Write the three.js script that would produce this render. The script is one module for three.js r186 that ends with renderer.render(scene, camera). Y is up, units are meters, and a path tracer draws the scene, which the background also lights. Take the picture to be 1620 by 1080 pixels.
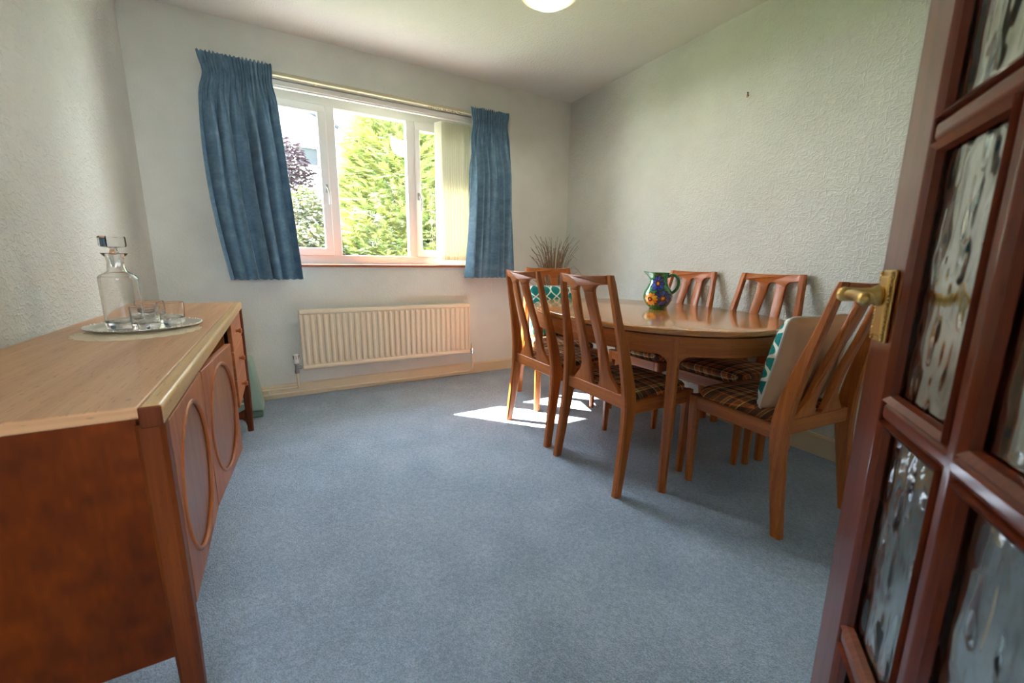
import * as THREE from 'three';
import { RoundedBoxGeometry } from 'three/addons/geometries/RoundedBoxGeometry.js';
import { mergeGeometries, mergeVertices, toCreasedNormals } from 'three/addons/utils/BufferGeometryUtils.js';
import { RectAreaLightUniformsLib } from 'three/addons/lights/RectAreaLightUniformsLib.js';

// ------------------------------------------------------------------ camera, sky, sun, lamp strength, exposure
const scene = new THREE.Scene();
const camera = new THREE.PerspectiveCamera(79.304, 1.5, 0.02, 200);
{
  const yaw = 0.514544, pitch = 0.195011, roll = 0.0141638;
  const F = new THREE.Vector3(Math.sin(yaw) * Math.cos(pitch), -Math.sin(pitch), -Math.cos(yaw) * Math.cos(pitch));
  const R0 = new THREE.Vector3(Math.cos(yaw), 0, Math.sin(yaw)), U0 = new THREE.Vector3().crossVectors(R0, F);
  const R = R0.clone().multiplyScalar(Math.cos(roll)).addScaledVector(U0, Math.sin(roll));
  const U = U0.clone().multiplyScalar(Math.cos(roll)).addScaledVector(R0, -Math.sin(roll));
  camera.position.set(0.66667, 1.02, 3.36876);
  camera.quaternion.setFromRotationMatrix(new THREE.Matrix4().makeBasis(R, U, F.clone().negate()));
  camera.focus = 2.3; camera.userData.fStop = 4.5;
}
scene.add(camera);
const SUN_POWER = 100, SKY = 23, LAMP = 2.0, EXPOSURE = 1.17;
const renderer = new THREE.WebGLRenderer({ antialias: true });
renderer.toneMapping = THREE.LinearToneMapping;
renderer.toneMappingExposure = EXPOSURE;
renderer.shadowMap.enabled = true;
RectAreaLightUniformsLib.init();

// bright hazy sky: pale blue overhead, white towards the horizon
{
  const W = 128, H = 64, d = new Float32Array(W * H * 4);
  for (let j = 0; j < H; j++) for (let i = 0; i < W; i++) {
    const e = Math.max(0, Math.sin(((j + 0.5) / H - 0.5) * Math.PI)), k = Math.pow(e, 0.6), o = (j * W + i) * 4;
    d[o] = SKY * (1.0 - 0.22 * k); d[o + 1] = SKY * (1.02 - 0.12 * k); d[o + 2] = SKY * (1.06 - 0.02 * k); d[o + 3] = 1;
  }
  const t = new THREE.DataTexture(d, W, H, THREE.RGBAFormat, THREE.FloatType);
  t.mapping = THREE.EquirectangularReflectionMapping; t.magFilter = THREE.LinearFilter; t.minFilter = THREE.LinearFilter; t.needsUpdate = true;
  scene.background = t;
}
const SUN_FROM = new THREE.Vector3(-0.849, 1.046, -0.958).normalize();
const sun = new THREE.DirectionalLight(new THREE.Color(1.0, 0.98, 0.92), SUN_POWER);
sun.name = 'sun';
sun.position.copy(SUN_FROM).multiplyScalar(14).add(new THREE.Vector3(2, 0, 1));
sun.target.position.set(2, 0, 1);
sun.castShadow = true;
Object.assign(sun.shadow.camera, { left: -9, right: 9, top: 9, bottom: -9, near: 0.5, far: 40 });
sun.shadow.mapSize.set(4096, 4096); sun.shadow.bias = -0.0004;
scene.add(sun, sun.target);

// ------------------------------------------------------------------ helpers
const rng = (seed) => () => { seed = (seed + 0x6d2b79f5) | 0; let t = Math.imul(seed ^ (seed >>> 15), 1 | seed); t = (t + Math.imul(t ^ (t >>> 7), 61 | t)) ^ t; return ((t ^ (t >>> 14)) >>> 0) / 4294967296; };
const clamp = (x, a = 0, b = 1) => Math.min(b, Math.max(a, x)), lerp = (a, b, t) => a + (b - a) * t;
const sstep = (a, b, x) => { const t = clamp((x - a) / (b - a)); return t * t * (3 - 2 * t); };
const V = (x, y, z) => new THREE.Vector3(x, y, z), V2 = (x, y) => new THREE.Vector2(x, y), rad = THREE.MathUtils.degToRad;
const taken = new Map();
const numbered = (n) => { const k = taken.get(n) || 0; taken.set(n, k + 1); return k ? n + '_' + String(k).padStart(3, '0') : n; };
function tag(o, label, category, group, kind) {
  o.userData.label = label; if (category) o.userData.category = category;
  if (group) o.userData.group = group; if (kind) o.userData.kind = kind;
  return o;
}
function thing(name, label, category, pos = [0, 0, 0], turn = 0, group) {
  const o = new THREE.Group(); o.name = numbered(name); o.position.set(...pos); o.rotation.y = turn; scene.add(o);
  return tag(o, label, category, group);
}
function part(name, geo, mat, parent, label) {
  const g = Array.isArray(geo) ? merge(geo) : geo;
  const m = new THREE.Mesh(g, mat); m.name = parent === scene ? numbered(name) : name; m.castShadow = m.receiveShadow = true; parent.add(m);
  if (label) m.userData.label = label;
  return m;
}
function struct(name, geo, mat, label) {
  const m = part(name, geo, mat, scene); m.userData.kind = 'structure'; if (label) m.userData.label = label; return m;
}
function structGroup(name, label, pos = [0, 0, 0], turn = 0) {
  const o = new THREE.Group(); o.name = numbered(name); o.position.set(...pos); o.rotation.y = turn; o.userData.kind = 'structure'; o.userData.label = label; scene.add(o); return o;
}
function clean(g) {
  const n = g.index ? g.toNonIndexed() : g;
  for (const k of Object.keys(n.attributes)) if (!['position', 'normal', 'uv'].includes(k)) n.deleteAttribute(k);
  if (!n.attributes.uv) n.setAttribute('uv', new THREE.BufferAttribute(new Float32Array(n.attributes.position.count * 2), 2));
  return n;
}
const merge = (list) => mergeGeometries(list.map(clean));
let uvSeed = rng(77);
// box-projected uv in metres; v runs along the grain axis
function grain(g, axis = 'y', shift = true) {
  g = clean(g);
  const p = g.attributes.position, uv = g.attributes.uv, ai = 'xyz'.indexOf(axis);
  const ox = shift ? uvSeed() * 3 : 0, oy = shift ? uvSeed() * 3 : 0;
  const a = V(), b = V(), c = V(), n = V();
  for (let i = 0; i < p.count; i += 3) {
    a.fromBufferAttribute(p, i); b.fromBufferAttribute(p, i + 1); c.fromBufferAttribute(p, i + 2);
    n.copy(b).sub(a).cross(c.clone().sub(a));
    const q = [Math.abs(n.x), Math.abs(n.y), Math.abs(n.z)], m = q.indexOf(Math.max(...q));
    let vi = ai, ui; if (m === ai) { vi = (ai + 1) % 3; ui = (ai + 2) % 3; } else ui = 3 - m - ai;
    [a, b, c].forEach((w, k) => { const e = w.toArray(); uv.setXY(i + k, e[ui] + ox, e[vi] + oy); });
  }
  return g;
}
const box = (w, h, d, x = 0, y = 0, z = 0) => new THREE.BoxGeometry(w, h, d).translate(x, y, z);
const rbox = (w, h, d, r, x = 0, y = 0, z = 0, s = 2) => new RoundedBoxGeometry(w, h, d, s, Math.min(r, w / 2.01, h / 2.01, d / 2.01)).translate(x, y, z);
const cyl = (r0, r1, h, n = 20) => new THREE.CylinderGeometry(r0, r1, h, n);
const lathe = (pts, n = 40, s = 0, l = Math.PI * 2) => new THREE.LatheGeometry(pts.map(([r, y]) => V2(r, y)), n, s, l);
const tube = (pts, r, seg = 24, rs = 10, closed = false) => new THREE.TubeGeometry(new THREE.CatmullRomCurve3(pts.map((q) => V(...q)), closed, 'centripetal'), seg, r, rs, closed);
const crease = (g, a = 0.6) => toCreasedNormals(clean(g), a);
// loft of closed rings (arrays of Vector3), ends capped
function loft(rings, capped = true) {
  const n = rings[0].length, pos = [], uv = [], idx = [];
  rings.forEach((r, j) => { for (let i = 0; i <= n; i++) { const q = r[i % n]; pos.push(q.x, q.y, q.z); uv.push(i / n, j / (rings.length - 1)); } });
  const w = n + 1;
  for (let j = 0; j < rings.length - 1; j++) for (let i = 0; i < n; i++) { const a = j * w + i, b = a + 1, c = a + w, d = c + 1; idx.push(a, b, c, b, d, c); }
  if (capped) for (const [j, f] of [[0, 1], [rings.length - 1, 0]]) {
    const c = rings[j].reduce((s, q) => s.add(q), V()).multiplyScalar(1 / n), k = pos.length / 3; pos.push(c.x, c.y, c.z); uv.push(0.5, 0.5);
    for (let i = 0; i < n; i++) { const a = j * w + i, b = a + 1; f ? idx.push(k, b, a) : idx.push(k, a, b); }
  }
  const g = new THREE.BufferGeometry();
  g.setAttribute('position', new THREE.Float32BufferAttribute(pos, 3)); g.setAttribute('uv', new THREE.Float32BufferAttribute(uv, 2)); g.setIndex(idx); g.computeVertexNormals();
  return g;
}
// chamfered rectangle section, centred, counter-clockwise seen from +y
const section = (w, d, c = 0.006) => { const x = w / 2, z = d / 2; return [[x - c, z], [x, z - c], [x, -z + c], [x - c, -z], [-x + c, -z], [-x, -z + c], [-x, z - c], [-x + c, z]]; };
function shapeOf(pts, holes = []) {
  const s = new THREE.Shape(pts.map(([x, y]) => V2(x, y)));
  for (const h of holes) s.holes.push(new THREE.Path(h.map(([x, y]) => V2(x, y))));
  return s;
}
const extrude = (shape, depth, bevel = 0, seg = 2, curve = 12) => new THREE.ExtrudeGeometry(shape, { depth: depth - 2 * bevel, bevelEnabled: bevel > 0, bevelThickness: bevel, bevelSize: bevel, bevelOffset: -bevel, bevelSegments: seg, curveSegments: curve }).translate(0, 0, bevel);
const warp = (g, f) => { const p = g.attributes.position, v = V(); for (let i = 0; i < p.count; i++) { f(v.fromBufferAttribute(p, i)); p.setXYZ(i, v.x, v.y, v.z); } return g; };

// ------------------------------------------------------------------ textures
function lattice(n, m, seed) { const r = rng(seed), a = new Float32Array(n * m); for (let i = 0; i < a.length; i++) a[i] = r(); return (x, y) => {
  x = ((x % n) + n) % n; y = ((y % m) + m) % m; const i = Math.floor(x), j = Math.floor(y), fx = x - i, fy = y - j, u = fx * fx * (3 - 2 * fx), v = fy * fy * (3 - 2 * fy), i1 = (i + 1) % n, j1 = (j + 1) % m;
  return lerp(lerp(a[j * n + i], a[j * n + i1], u), lerp(a[j1 * n + i], a[j1 * n + i1], u), v); }; }
function texture(W, H, f, srgb, rx = 1, ry = 1) {   // f(u, v) -> [r, g, b] or number in 0..1
  const d = new Uint8Array(W * H * 4);
  for (let j = 0; j < H; j++) for (let i = 0; i < W; i++) {
    const c = f((i + 0.5) / W, (j + 0.5) / H), o = (j * W + i) * 4;
    if (typeof c === 'number') d[o] = d[o + 1] = d[o + 2] = clamp(c) * 255; else for (let k = 0; k < 3; k++) d[o + k] = clamp(c[k]) * 255;
    d[o + 3] = 255;
  }
  const t = new THREE.DataTexture(d, W, H); t.wrapS = t.wrapT = THREE.RepeatWrapping; t.magFilter = THREE.LinearFilter; t.minFilter = THREE.LinearMipmapLinearFilter; t.generateMipmaps = true;
  if (srgb) t.colorSpace = THREE.SRGBColorSpace; t.repeat.set(rx, ry); t.needsUpdate = true; return t;
}
const hex = (h) => [((h >> 16) & 255) / 255, ((h >> 8) & 255) / 255, (h & 255) / 255];
const mix3 = (a, b, t) => [lerp(a[0], b[0], t), lerp(a[1], b[1], t), lerp(a[2], b[2], t)];
function woodMap(dark, light, seed, streak = 1, size = [0.5, 1.0]) {
  const a = lattice(6, 2, seed), b = lattice(40, 3, seed + 1), c = lattice(170, 8, seed + 2), e = lattice(12, 6, seed + 3), h = lattice(256, 40, seed + 4);
  const D = hex(dark), L = hex(light);
  return texture(512, 1024, (u, v) => {
    const wob = 0.05 * e(u * 12, v * 6);
    let t = 0.42 * a((u + wob) * 6, v * 2) + 0.3 * b((u + wob * 0.4) * 40, v * 3) * streak + 0.22 * c(u * 170, v * 8) * streak;
    t = clamp(t * 1.25 - 0.05);
    const pore = h(u * 256, v * 40) > 0.86 ? 0.86 : 1;
    return mix3(D, L, t).map((x) => x * pore);
  }, true, 1 / size[0], 1 / size[1]);
}
const teakMap = woodMap(0x8c4210, 0xd27c34, 11), teakTopMap = woodMap(0xb86e2c, 0xe8a250, 21), boardTopMap = woodMap(0xb88458, 0xdcaa7c, 31), mahoganyMap = woodMap(0x561c0a, 0x8e3e1c, 41), discMap = woodMap(0x7c4630, 0xa66e4c, 51);
const sideMap = woodMap(0x863c12, 0xc07030, 37), legMap = woodMap(0x4c1c06, 0x7c3c12, 38), railMap = woodMap(0xc89a5c, 0xecc88c, 39);
const endPanelMap = (() => {   // old varnish, mottled
  const a = lattice(5, 5, 61), b = lattice(24, 24, 62), c = lattice(90, 30, 63), D = hex(0x451803), L = hex(0x7e3606);
  return texture(512, 512, (u, v) => mix3(D, L, clamp(0.45 * a(u * 5, v * 5) + 0.4 * b(u * 24, v * 24) + 0.25 * c(u * 90, v * 30) - 0.05)), true, 1 / 0.6, 1 / 0.6);
})();
const woodRough = (() => { const a = lattice(60, 8, 71); return texture(256, 256, (u, v) => 0.75 + 0.25 * a(u * 60, v * 8), false, 2, 1); })();
// embossed wallpaper: wormy raised relief
const paperBump = (() => {
  const a = lattice(46, 46, 81), b = lattice(90, 90, 82), c = lattice(160, 160, 83), e = lattice(20, 20, 84);
  return texture(1024, 1024, (u, v) => {
    const w = 0.018 * (e(u * 20, v * 20) - 0.5), r1 = 1 - Math.abs(2 * a((u + w) * 46, (v - w) * 46) - 1), r2 = 1 - Math.abs(2 * b(u * 90, (v + w) * 90) - 1);
    return 0.15 + 0.5 * sstep(0.55, 0.95, r1) + 0.28 * sstep(0.5, 0.95, r2) + 0.12 * c(u * 160, v * 160);
  }, false, 1 / 0.7, 1 / 0.7);
})();
const ceilBump = (() => { const a = lattice(110, 110, 91), b = lattice(240, 240, 92); return texture(1024, 1024, (u, v) => 0.7 * sstep(0.45, 0.9, a(u * 110, v * 110)) + 0.3 * b(u * 240, v * 240), false, 1 / 0.9, 1 / 0.9); })();
const wallTint = (() => { const a = lattice(7, 7, 95), b = lattice(30, 30, 96); return texture(256, 256, (u, v) => { const t = 0.95 + 0.05 * a(u * 7, v * 7) + 0.02 * (b(u * 30, v * 30) - 0.5); return [t, t, t * 0.995]; }, true, 1 / 2.1, 1 / 2.1); })();
const carpetFleck = lattice(512, 512, 101), carpetMid = lattice(120, 120, 102), carpetBig = lattice(9, 9, 103);
const carpetMap = texture(1024, 1024, (u, v) => {
  const t = 0.62 * carpetFleck(u * 512, v * 512) + 0.28 * carpetMid(u * 120, v * 120) + 0.22 * carpetBig(u * 9, v * 9) - 0.06;
  return mix3(hex(0x8497ae), hex(0xcad7e8), clamp(t));
}, true, 1 / 1.1, 1 / 1.1);
const carpetBump = texture(1024, 1024, (u, v) => 0.7 * carpetFleck(u * 512, v * 512) + 0.3 * carpetMid(u * 120, v * 120), false, 1 / 1.1, 1 / 1.1);
const tartanMap = (() => {
  const n = lattice(256, 256, 111), P = 0.16;
  const band = (t) => { t = ((t % 1) + 1) % 1; let c = [0.30, 0.20, 0.13];
    if (t < 0.2) c = [0.15, 0.11, 0.085]; else if (t < 0.225) c = [0.72, 0.62, 0.46]; else if (t < 0.38) c = [0.36, 0.22, 0.13]; else if (t < 0.42) c = [0.66, 0.33, 0.13]; else if (t < 0.56) c = [0.17, 0.125, 0.09]; else if (t < 0.58) c = [0.64, 0.54, 0.39]; else if (t < 0.66) c = [0.42, 0.28, 0.17]; else if (t < 0.68) c = [0.64, 0.54, 0.39]; else if (t < 0.86) c = [0.24, 0.17, 0.12]; else if (t < 0.89) c = [0.60, 0.30, 0.13];
    return c; };
  return texture(512, 512, (u, v) => { const a = band(u), b = band(v), k = 0.8 + 0.4 * n(u * 256, v * 256), w = (Math.floor(u * 170) + Math.floor(v * 170)) % 2 ? 0.42 : 0.58; return mix3(a, b, w).map((x) => x * k * 1.9); }, true, 1 / P, 1 / P);
})();
const tealMap = (() => {   // white lattice of crossing waves on teal
  const n = lattice(128, 128, 121);
  return texture(512, 512, (u, v) => {
    let line = 0; for (const s of [0, 0.5]) for (const g of [1, -1]) { let d = u - s - g * 0.25 * Math.sin(2 * Math.PI * v); d = Math.abs(d - Math.round(d)); line = Math.max(line, 1 - sstep(0.032, 0.048, d)); }
    let d = v * 2; d = Math.abs(d - Math.round(d)); line = Math.max(line, 0);
    return mix3(mix3([0.02, 0.42, 0.43], [0.05, 0.58, 0.56], n(u * 128, v * 128)), [0.93, 0.93, 0.88], line);
  }, true, 1 / 0.15, 1 / 0.2);
})();
const curtainMap = (() => { const a = lattice(9, 12, 131), b = lattice(40, 50, 132), c = lattice(200, 200, 133); return texture(512, 512, (u, v) => mix3(hex(0x4a6e88), hex(0x92b2c6), clamp(0.2 + 0.3 * a(u * 9, v * 12) + 0.22 * b(u * 40, v * 50) + 0.14 * c(u * 200, v * 200))), true, 1 / 0.5, 1 / 0.6); })();
const weaveBump = (() => texture(128, 128, (u, v) => 0.5 + 0.25 * Math.sin(u * 2 * Math.PI * 32) + 0.25 * Math.sin(v * 2 * Math.PI * 32), false, 1 / 0.05, 1 / 0.05))();
function canvasTex(w, h, draw) { const c = document.createElement('canvas'); c.width = w; c.height = h; draw(c.getContext('2d'), w, h); const t = new THREE.CanvasTexture(c); t.colorSpace = THREE.SRGBColorSpace; t.wrapS = THREE.RepeatWrapping; return t; }

// ------------------------------------------------------------------ materials
const std = (o) => new THREE.MeshStandardMaterial(o), phys = (o) => new THREE.MeshPhysicalMaterial(o);
const lin = (r, g, b) => new THREE.Color().setRGB(r, g, b);
const M = {
  paper: std({ color: lin(0.715, 0.735, 0.685), map: wallTint, roughness: 0.85, bumpMap: paperBump, bumpScale: 0.003 }),
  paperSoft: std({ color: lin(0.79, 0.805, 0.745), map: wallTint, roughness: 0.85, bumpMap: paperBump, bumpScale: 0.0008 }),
  ceiling: std({ color: lin(0.74, 0.75, 0.71), roughness: 0.9, bumpMap: ceilBump, bumpScale: 0.0014 }),
  carpet: phys({ color: lin(0.96, 0.99, 1.0), map: carpetMap, roughness: 1, bumpMap: carpetBump, bumpScale: 0.006, sheen: 0.25, sheenRoughness: 0.7, sheenColor: lin(0.5, 0.55, 0.6) }),
  skirt: std({ color: lin(0.78, 0.67, 0.47), roughness: 0.45 }),
  teak: phys({ map: teakMap, roughnessMap: woodRough, roughness: 0.45, clearcoat: 0.12, clearcoatRoughness: 0.3 }),
  legWood: phys({ map: legMap, roughness: 0.45, specularIntensity: 0.5 }),
  sideTeak: phys({ map: sideMap, roughness: 0.45, clearcoat: 0.15, clearcoatRoughness: 0.25 }),
  teakTop: phys({ map: teakTopMap, roughness: 0.25, ior: 1.6, clearcoat: 1, clearcoatRoughness: 0.13 }),
  boardTop: phys({ map: boardTopMap, roughness: 0.42, clearcoat: 0.3, clearcoatRoughness: 0.25 }),
  rail: phys({ map: railMap, roughness: 0.35, clearcoat: 0.4, clearcoatRoughness: 0.2 }),
  endGrain: std({ map: mahoganyMap, roughness: 0.5 }),
  endPanel: phys({ map: endPanelMap, roughness: 0.5, specularIntensity: 0.35 }),
  doorWood: phys({ map: mahoganyMap, roughness: 0.35, specularIntensity: 0.4, clearcoat: 0.8, clearcoatRoughness: 0.12 }),
  disc: phys({ map: discMap, roughness: 0.42, clearcoat: 0.3, clearcoatRoughness: 0.25 }),
  inside: std({ color: lin(0.05, 0.03, 0.02), roughness: 0.8 }),
  tartan: std({ map: tartanMap, roughness: 1, bumpMap: weaveBump, bumpScale: 0.0008 }),
  teal: std({ map: tealMap, roughness: 0.95, bumpMap: weaveBump, bumpScale: 0.0003 }),
  beige: phys({ color: lin(0.66, 0.42, 0.26), roughness: 1, specularIntensity: 0.25, bumpMap: weaveBump, bumpScale: 0.0003 }),
  curtain: phys({ map: curtainMap, roughness: 1, sheen: 0.3, sheenColor: lin(0.5, 0.6, 0.7), transmission: 0.12, thickness: 0, side: THREE.DoubleSide }),
  upvc: std({ color: lin(0.82, 0.82, 0.80), roughness: 0.3 }),
  pane: phys({ color: lin(1, 1, 1), transmission: 1, thickness: 0, roughness: 0, ior: 1.5 }),
  hammered: phys({ color: lin(1, 1, 1), transmission: 1, thickness: 0.006, roughness: 0.02, ior: 1.52, attenuationColor: lin(0.72, 0.92, 0.9), attenuationDistance: 0.05 }),
  crystal: phys({ color: lin(1, 1, 1), transmission: 1, thickness: 0.01, roughness: 0, ior: 1.5 }),
  cream: std({ color: lin(0.83, 0.72, 0.54), roughness: 0.35 }),
  chrome: std({ color: lin(0.6, 0.6, 0.58), metalness: 1, roughness: 0.22 }),
  valve: std({ color: lin(0.35, 0.34, 0.32), metalness: 1, roughness: 0.3 }),
  white: std({ color: lin(0.8, 0.79, 0.76), roughness: 0.45 }),
  dark: std({ color: lin(0.03, 0.03, 0.03), roughness: 0.6 }),
  brass: std({ color: lin(0.72, 0.48, 0.16), metalness: 1, roughness: 0.3 }),
  silver: std({ color: lin(0.75, 0.74, 0.70), metalness: 1, roughness: 0.28 }),
  lace: std({ color: lin(0.72, 0.62, 0.44), roughness: 0.95 }),
  sillWood: phys({ color: lin(0.36, 0.11, 0.045), roughness: 0.35, clearcoat: 0.5, clearcoatRoughness: 0.2 }),
  trackCream: std({ color: lin(0.6, 0.56, 0.38), roughness: 0.5 }),
  blind: phys({ color: lin(0.92, 0.9, 0.8), roughness: 0.95, transmission: 0.5, thickness: 0, side: THREE.DoubleSide }),
  heater: std({ color: lin(0.30, 0.45, 0.37), roughness: 0.4 }),
  heaterBase: std({ color: lin(0.12, 0.21, 0.18), roughness: 0.5 }),
  straw: std({ color: lin(0.26, 0.17, 0.09), roughness: 0.9 }),
  bark: std({ color: lin(0.42, 0.27, 0.14), roughness: 0.9 }),
  stone: std({ color: lin(0.15, 0.147, 0.14), roughness: 0.9 }),
  render: std({ color: lin(0.8, 0.8, 0.78), roughness: 0.9 }),
};

// ------------------------------------------------------------------ the room: x 0..3.163, y 0..2.451, z 0..3.51
const W = 3.163, H = 2.451, D = 3.51;
const OP = { x0: 0.5, x1: 2.26, y0: 0.955, y1: 2.17 };
struct('floor', grain(box(W + 0.6, 0.12, D + 0.35, W / 2, -0.06, D / 2), 'z', false), M.carpet, 'grey blue cut pile carpet covering the whole floor');
struct('ceiling', grain(box(W + 0.6, 0.12, D + 0.6, W / 2, H + 0.06, D / 2), 'z', false), M.ceiling);
struct('wall_back', grain(extrude(shapeOf([[-0.3, -0.1], [W + 0.3, -0.1], [W + 0.3, H], [-0.3, H]], [[[OP.x0, OP.y0 - 0.004], [OP.x0, OP.y1], [OP.x1, OP.y1], [OP.x1, OP.y0 - 0.004]]]), 0.3).translate(0, 0, -0.3), 'y', false), M.paperSoft);
struct('wall_left', grain(box(0.3, H + 0.1, D, -0.15, H / 2 - 0.05, D / 2), 'y', false), M.paper);
struct('wall_right', grain(box(0.3, H + 0.1, D, W + 0.15, H / 2 - 0.05, D / 2), 'y', false), M.paper);
const DX0 = 0.15, DX1 = 0.885, DH = 2.02;
struct('wall_front', grain(extrude(shapeOf([[-0.3, -0.1], [DX0, -0.1], [DX0, DH], [DX1, DH], [DX1, -0.1], [W + 0.3, -0.1], [W + 0.3, H], [-0.3, H]]), 0.12).translate(0, 0, D), 'y', false), M.paper);
function skirting(name, len, h, place) {
  const g = extrude(shapeOf([[0, 0], [0.018, 0], [0.018, h - 0.012], [0.012, h], [0, h]]), len);   // profile x = out of the wall
  return struct(name, place(g), M.skirt);
}
skirting('baseboard_back', W - 0.04, 0.097, (g) => g.rotateY(-Math.PI / 2).translate(W - 0.02, 0, 0));
skirting('baseboard_right', D - 0.02, 0.115, (g) => g.rotateY(Math.PI).translate(W, 0, D - 0.01));
skirting('baseboard_left', D - 0.02, 0.097, (g) => g.translate(0, 0, 0.01));
// door lining
{
  const t = structGroup('trim_1', 'dark varnished doorframe around the doorway');
  part('jamb', grain(box(0.03, DH, 0.14, DX0 + 0.015, DH / 2, D + 0.06), 'y'), M.doorWood, t);
  part('jamb', grain(box(0.03, DH, 0.14, DX1 - 0.015, DH / 2, D + 0.06), 'y'), M.doorWood, t);
  part('lintel', grain(box(DX1 - DX0 - 0.06, 0.03, 0.14, (DX0 + DX1) / 2, DH - 0.015, D + 0.06), 'x'), M.doorWood, t);
}
// small hall behind the doorway with its own daylight opening
{
  const z0 = D + 0.12, z1 = z0 + 1.3, x0 = -0.3, x1 = 1.9;
  struct('floor_hall', grain(box(x1 - x0 + 0.4, 0.12, 1.5, (x0 + x1) / 2, -0.06, D + 0.92), 'z', false), M.carpet);
  struct('ceiling_hall', grain(box(x1 - x0 + 0.4, 0.12, 1.5, (x0 + x1) / 2, H + 0.06, z0 + 0.85), 'z', false), M.ceiling);
  struct('wall_hall_left', grain(box(0.2, H, 1.5, x0 - 0.1, H / 2, z0 + 0.75), 'y', false), M.paper);
  struct('wall_hall_right', grain(box(0.2, H, 1.5, x1 + 0.1, H / 2, z0 + 0.75), 'y', false), M.paper);
  struct('wall_hall_back', grain(extrude(shapeOf([[x0, 0], [x1, 0], [x1, H], [x0, H]], [[[0.1, 1.25], [0.1, 2.05], [1.2, 2.05], [1.2, 1.25]]]), 0.2).translate(0, 0, z1), 'y', false), M.paper);
}
{
  const w = structGroup('window_2', 'small white-framed window in the hall behind the doorway'), zc = D + 0.12 + 1.3 + 0.1, F = (x0, x1, y0, y1) => box(x1 - x0, y1 - y0, 0.06, (x0 + x1) / 2, (y0 + y1) / 2, zc);
  part('frame', [F(0.1, 1.2, 1.25, 1.29), F(0.1, 1.2, 2.01, 2.05), F(0.1, 0.14, 1.29, 2.01), F(1.16, 1.2, 1.29, 2.01)], M.upvc, w);
  part('pane', box(1.02, 0.72, 0.006, 0.65, 1.65, zc), M.pane, w);
}
// outside: eaves over the window, paving by the wall, lawn
struct('roof_eaves', grain(box(W + 2, 0.1, 0.5, W / 2, 2.39, -0.53), 'x', false), M.render);
struct('pavement', grain(box(14, 0.1, 2.0, 2, -0.2, -1.3), 'x', false), M.stone);
struct('lawn', grain(box(60, 0.1, 40, 4, -0.22, -22.3), 'x', false), std({ color: lin(0.13, 0.2, 0.05), roughness: 1 }));
struct('ground_front', box(60, 0.1, 20, 4, -0.22, 15.2), std({ color: lin(0.3, 0.3, 0.28), roughness: 1 }));

// ------------------------------------------------------------------ window: frame face at z = -0.19
{
  const w = structGroup('window_1', 'white three-light casement window with clear panes');
  const zf = -0.2, fd = 0.07, F = (x0, x1, y0, y1, d = fd, z = zf) => rbox(x1 - x0, y1 - y0, d, 0.006, (x0 + x1) / 2, (y0 + y1) / 2, z - d / 2 + 0.01);
  part('frame', [F(OP.x0, OP.x1, OP.y0, 1.04), F(OP.x0, OP.x1, 2.105, OP.y1), F(OP.x0, 0.57, 1.035, 2.11), F(2.2, OP.x1, 1.035, 2.11)], M.upvc, w);
  for (const [a, b] of [[1.064, 1.131], [1.667, 1.738]]) part('mullion', F(a, b, 1.035, 2.11), M.upvc, w);
  const sash = (x0, x1, y0, y1, gx0, gx1, gy0, gy1, hx) => {
    const s = new THREE.Group(); s.name = 'sash'; w.add(s);
    part('sash_frame', [F(x0, x1, y0, gy0, 0.05, zf + 0.016), F(x0, x1, gy1, y1, 0.05, zf + 0.016), F(x0, gx0, gy0 - 0.004, gy1 + 0.004, 0.05, zf + 0.016), F(gx1, x1, gy0 - 0.004, gy1 + 0.004, 0.05, zf + 0.016)], M.upvc, s);
    part('pane', box(gx1 - gx0 + 0.01, gy1 - gy0 + 0.01, 0.006, (gx0 + gx1) / 2, (gy0 + gy1) / 2, -0.212), M.pane, s);
    // espagnolette handle: rose and cranked lever
    const zh = zf + 0.026, yh = 1.53;
    part('handle', [rbox(0.022, 0.06, 0.012, 0.005, hx, yh, zh + 0.005), cyl(0.008, 0.008, 0.03, 12).rotateX(Math.PI / 2).translate(hx, yh + 0.01, zh + 0.02),
      tube([[hx, yh + 0.012, zh + 0.03], [hx + 0.006, yh - 0.01, zh + 0.036], [hx + 0.014, yh - 0.035, zh + 0.034], [hx + 0.014, yh - 0.08, zh + 0.03], [hx + 0.015, yh - 0.12, zh + 0.03]], 0.0065, 20, 8)], M.valve, s);
  };
  sash(0.56, 1.07, 1.034, 2.112, 0.62, 1.012, 1.092, 2.055, 1.045);
  sash(1.732, 2.21, 1.034, 2.112, 1.775, 2.15, 1.092, 2.045, 1.752);
  part('pane', box(0.545, 1.07, 0.006, 1.399, 1.575, -0.212), M.pane, w);
  const s = struct('trim_2', grain(rbox(OP.x1 - OP.x0 - 0.004, 0.02, 0.205, 0.006, (OP.x0 + OP.x1) / 2, 0.9605, -0.082), 'x'), M.sillWood, 'reddish varnished wooden window sill board');
}
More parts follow.
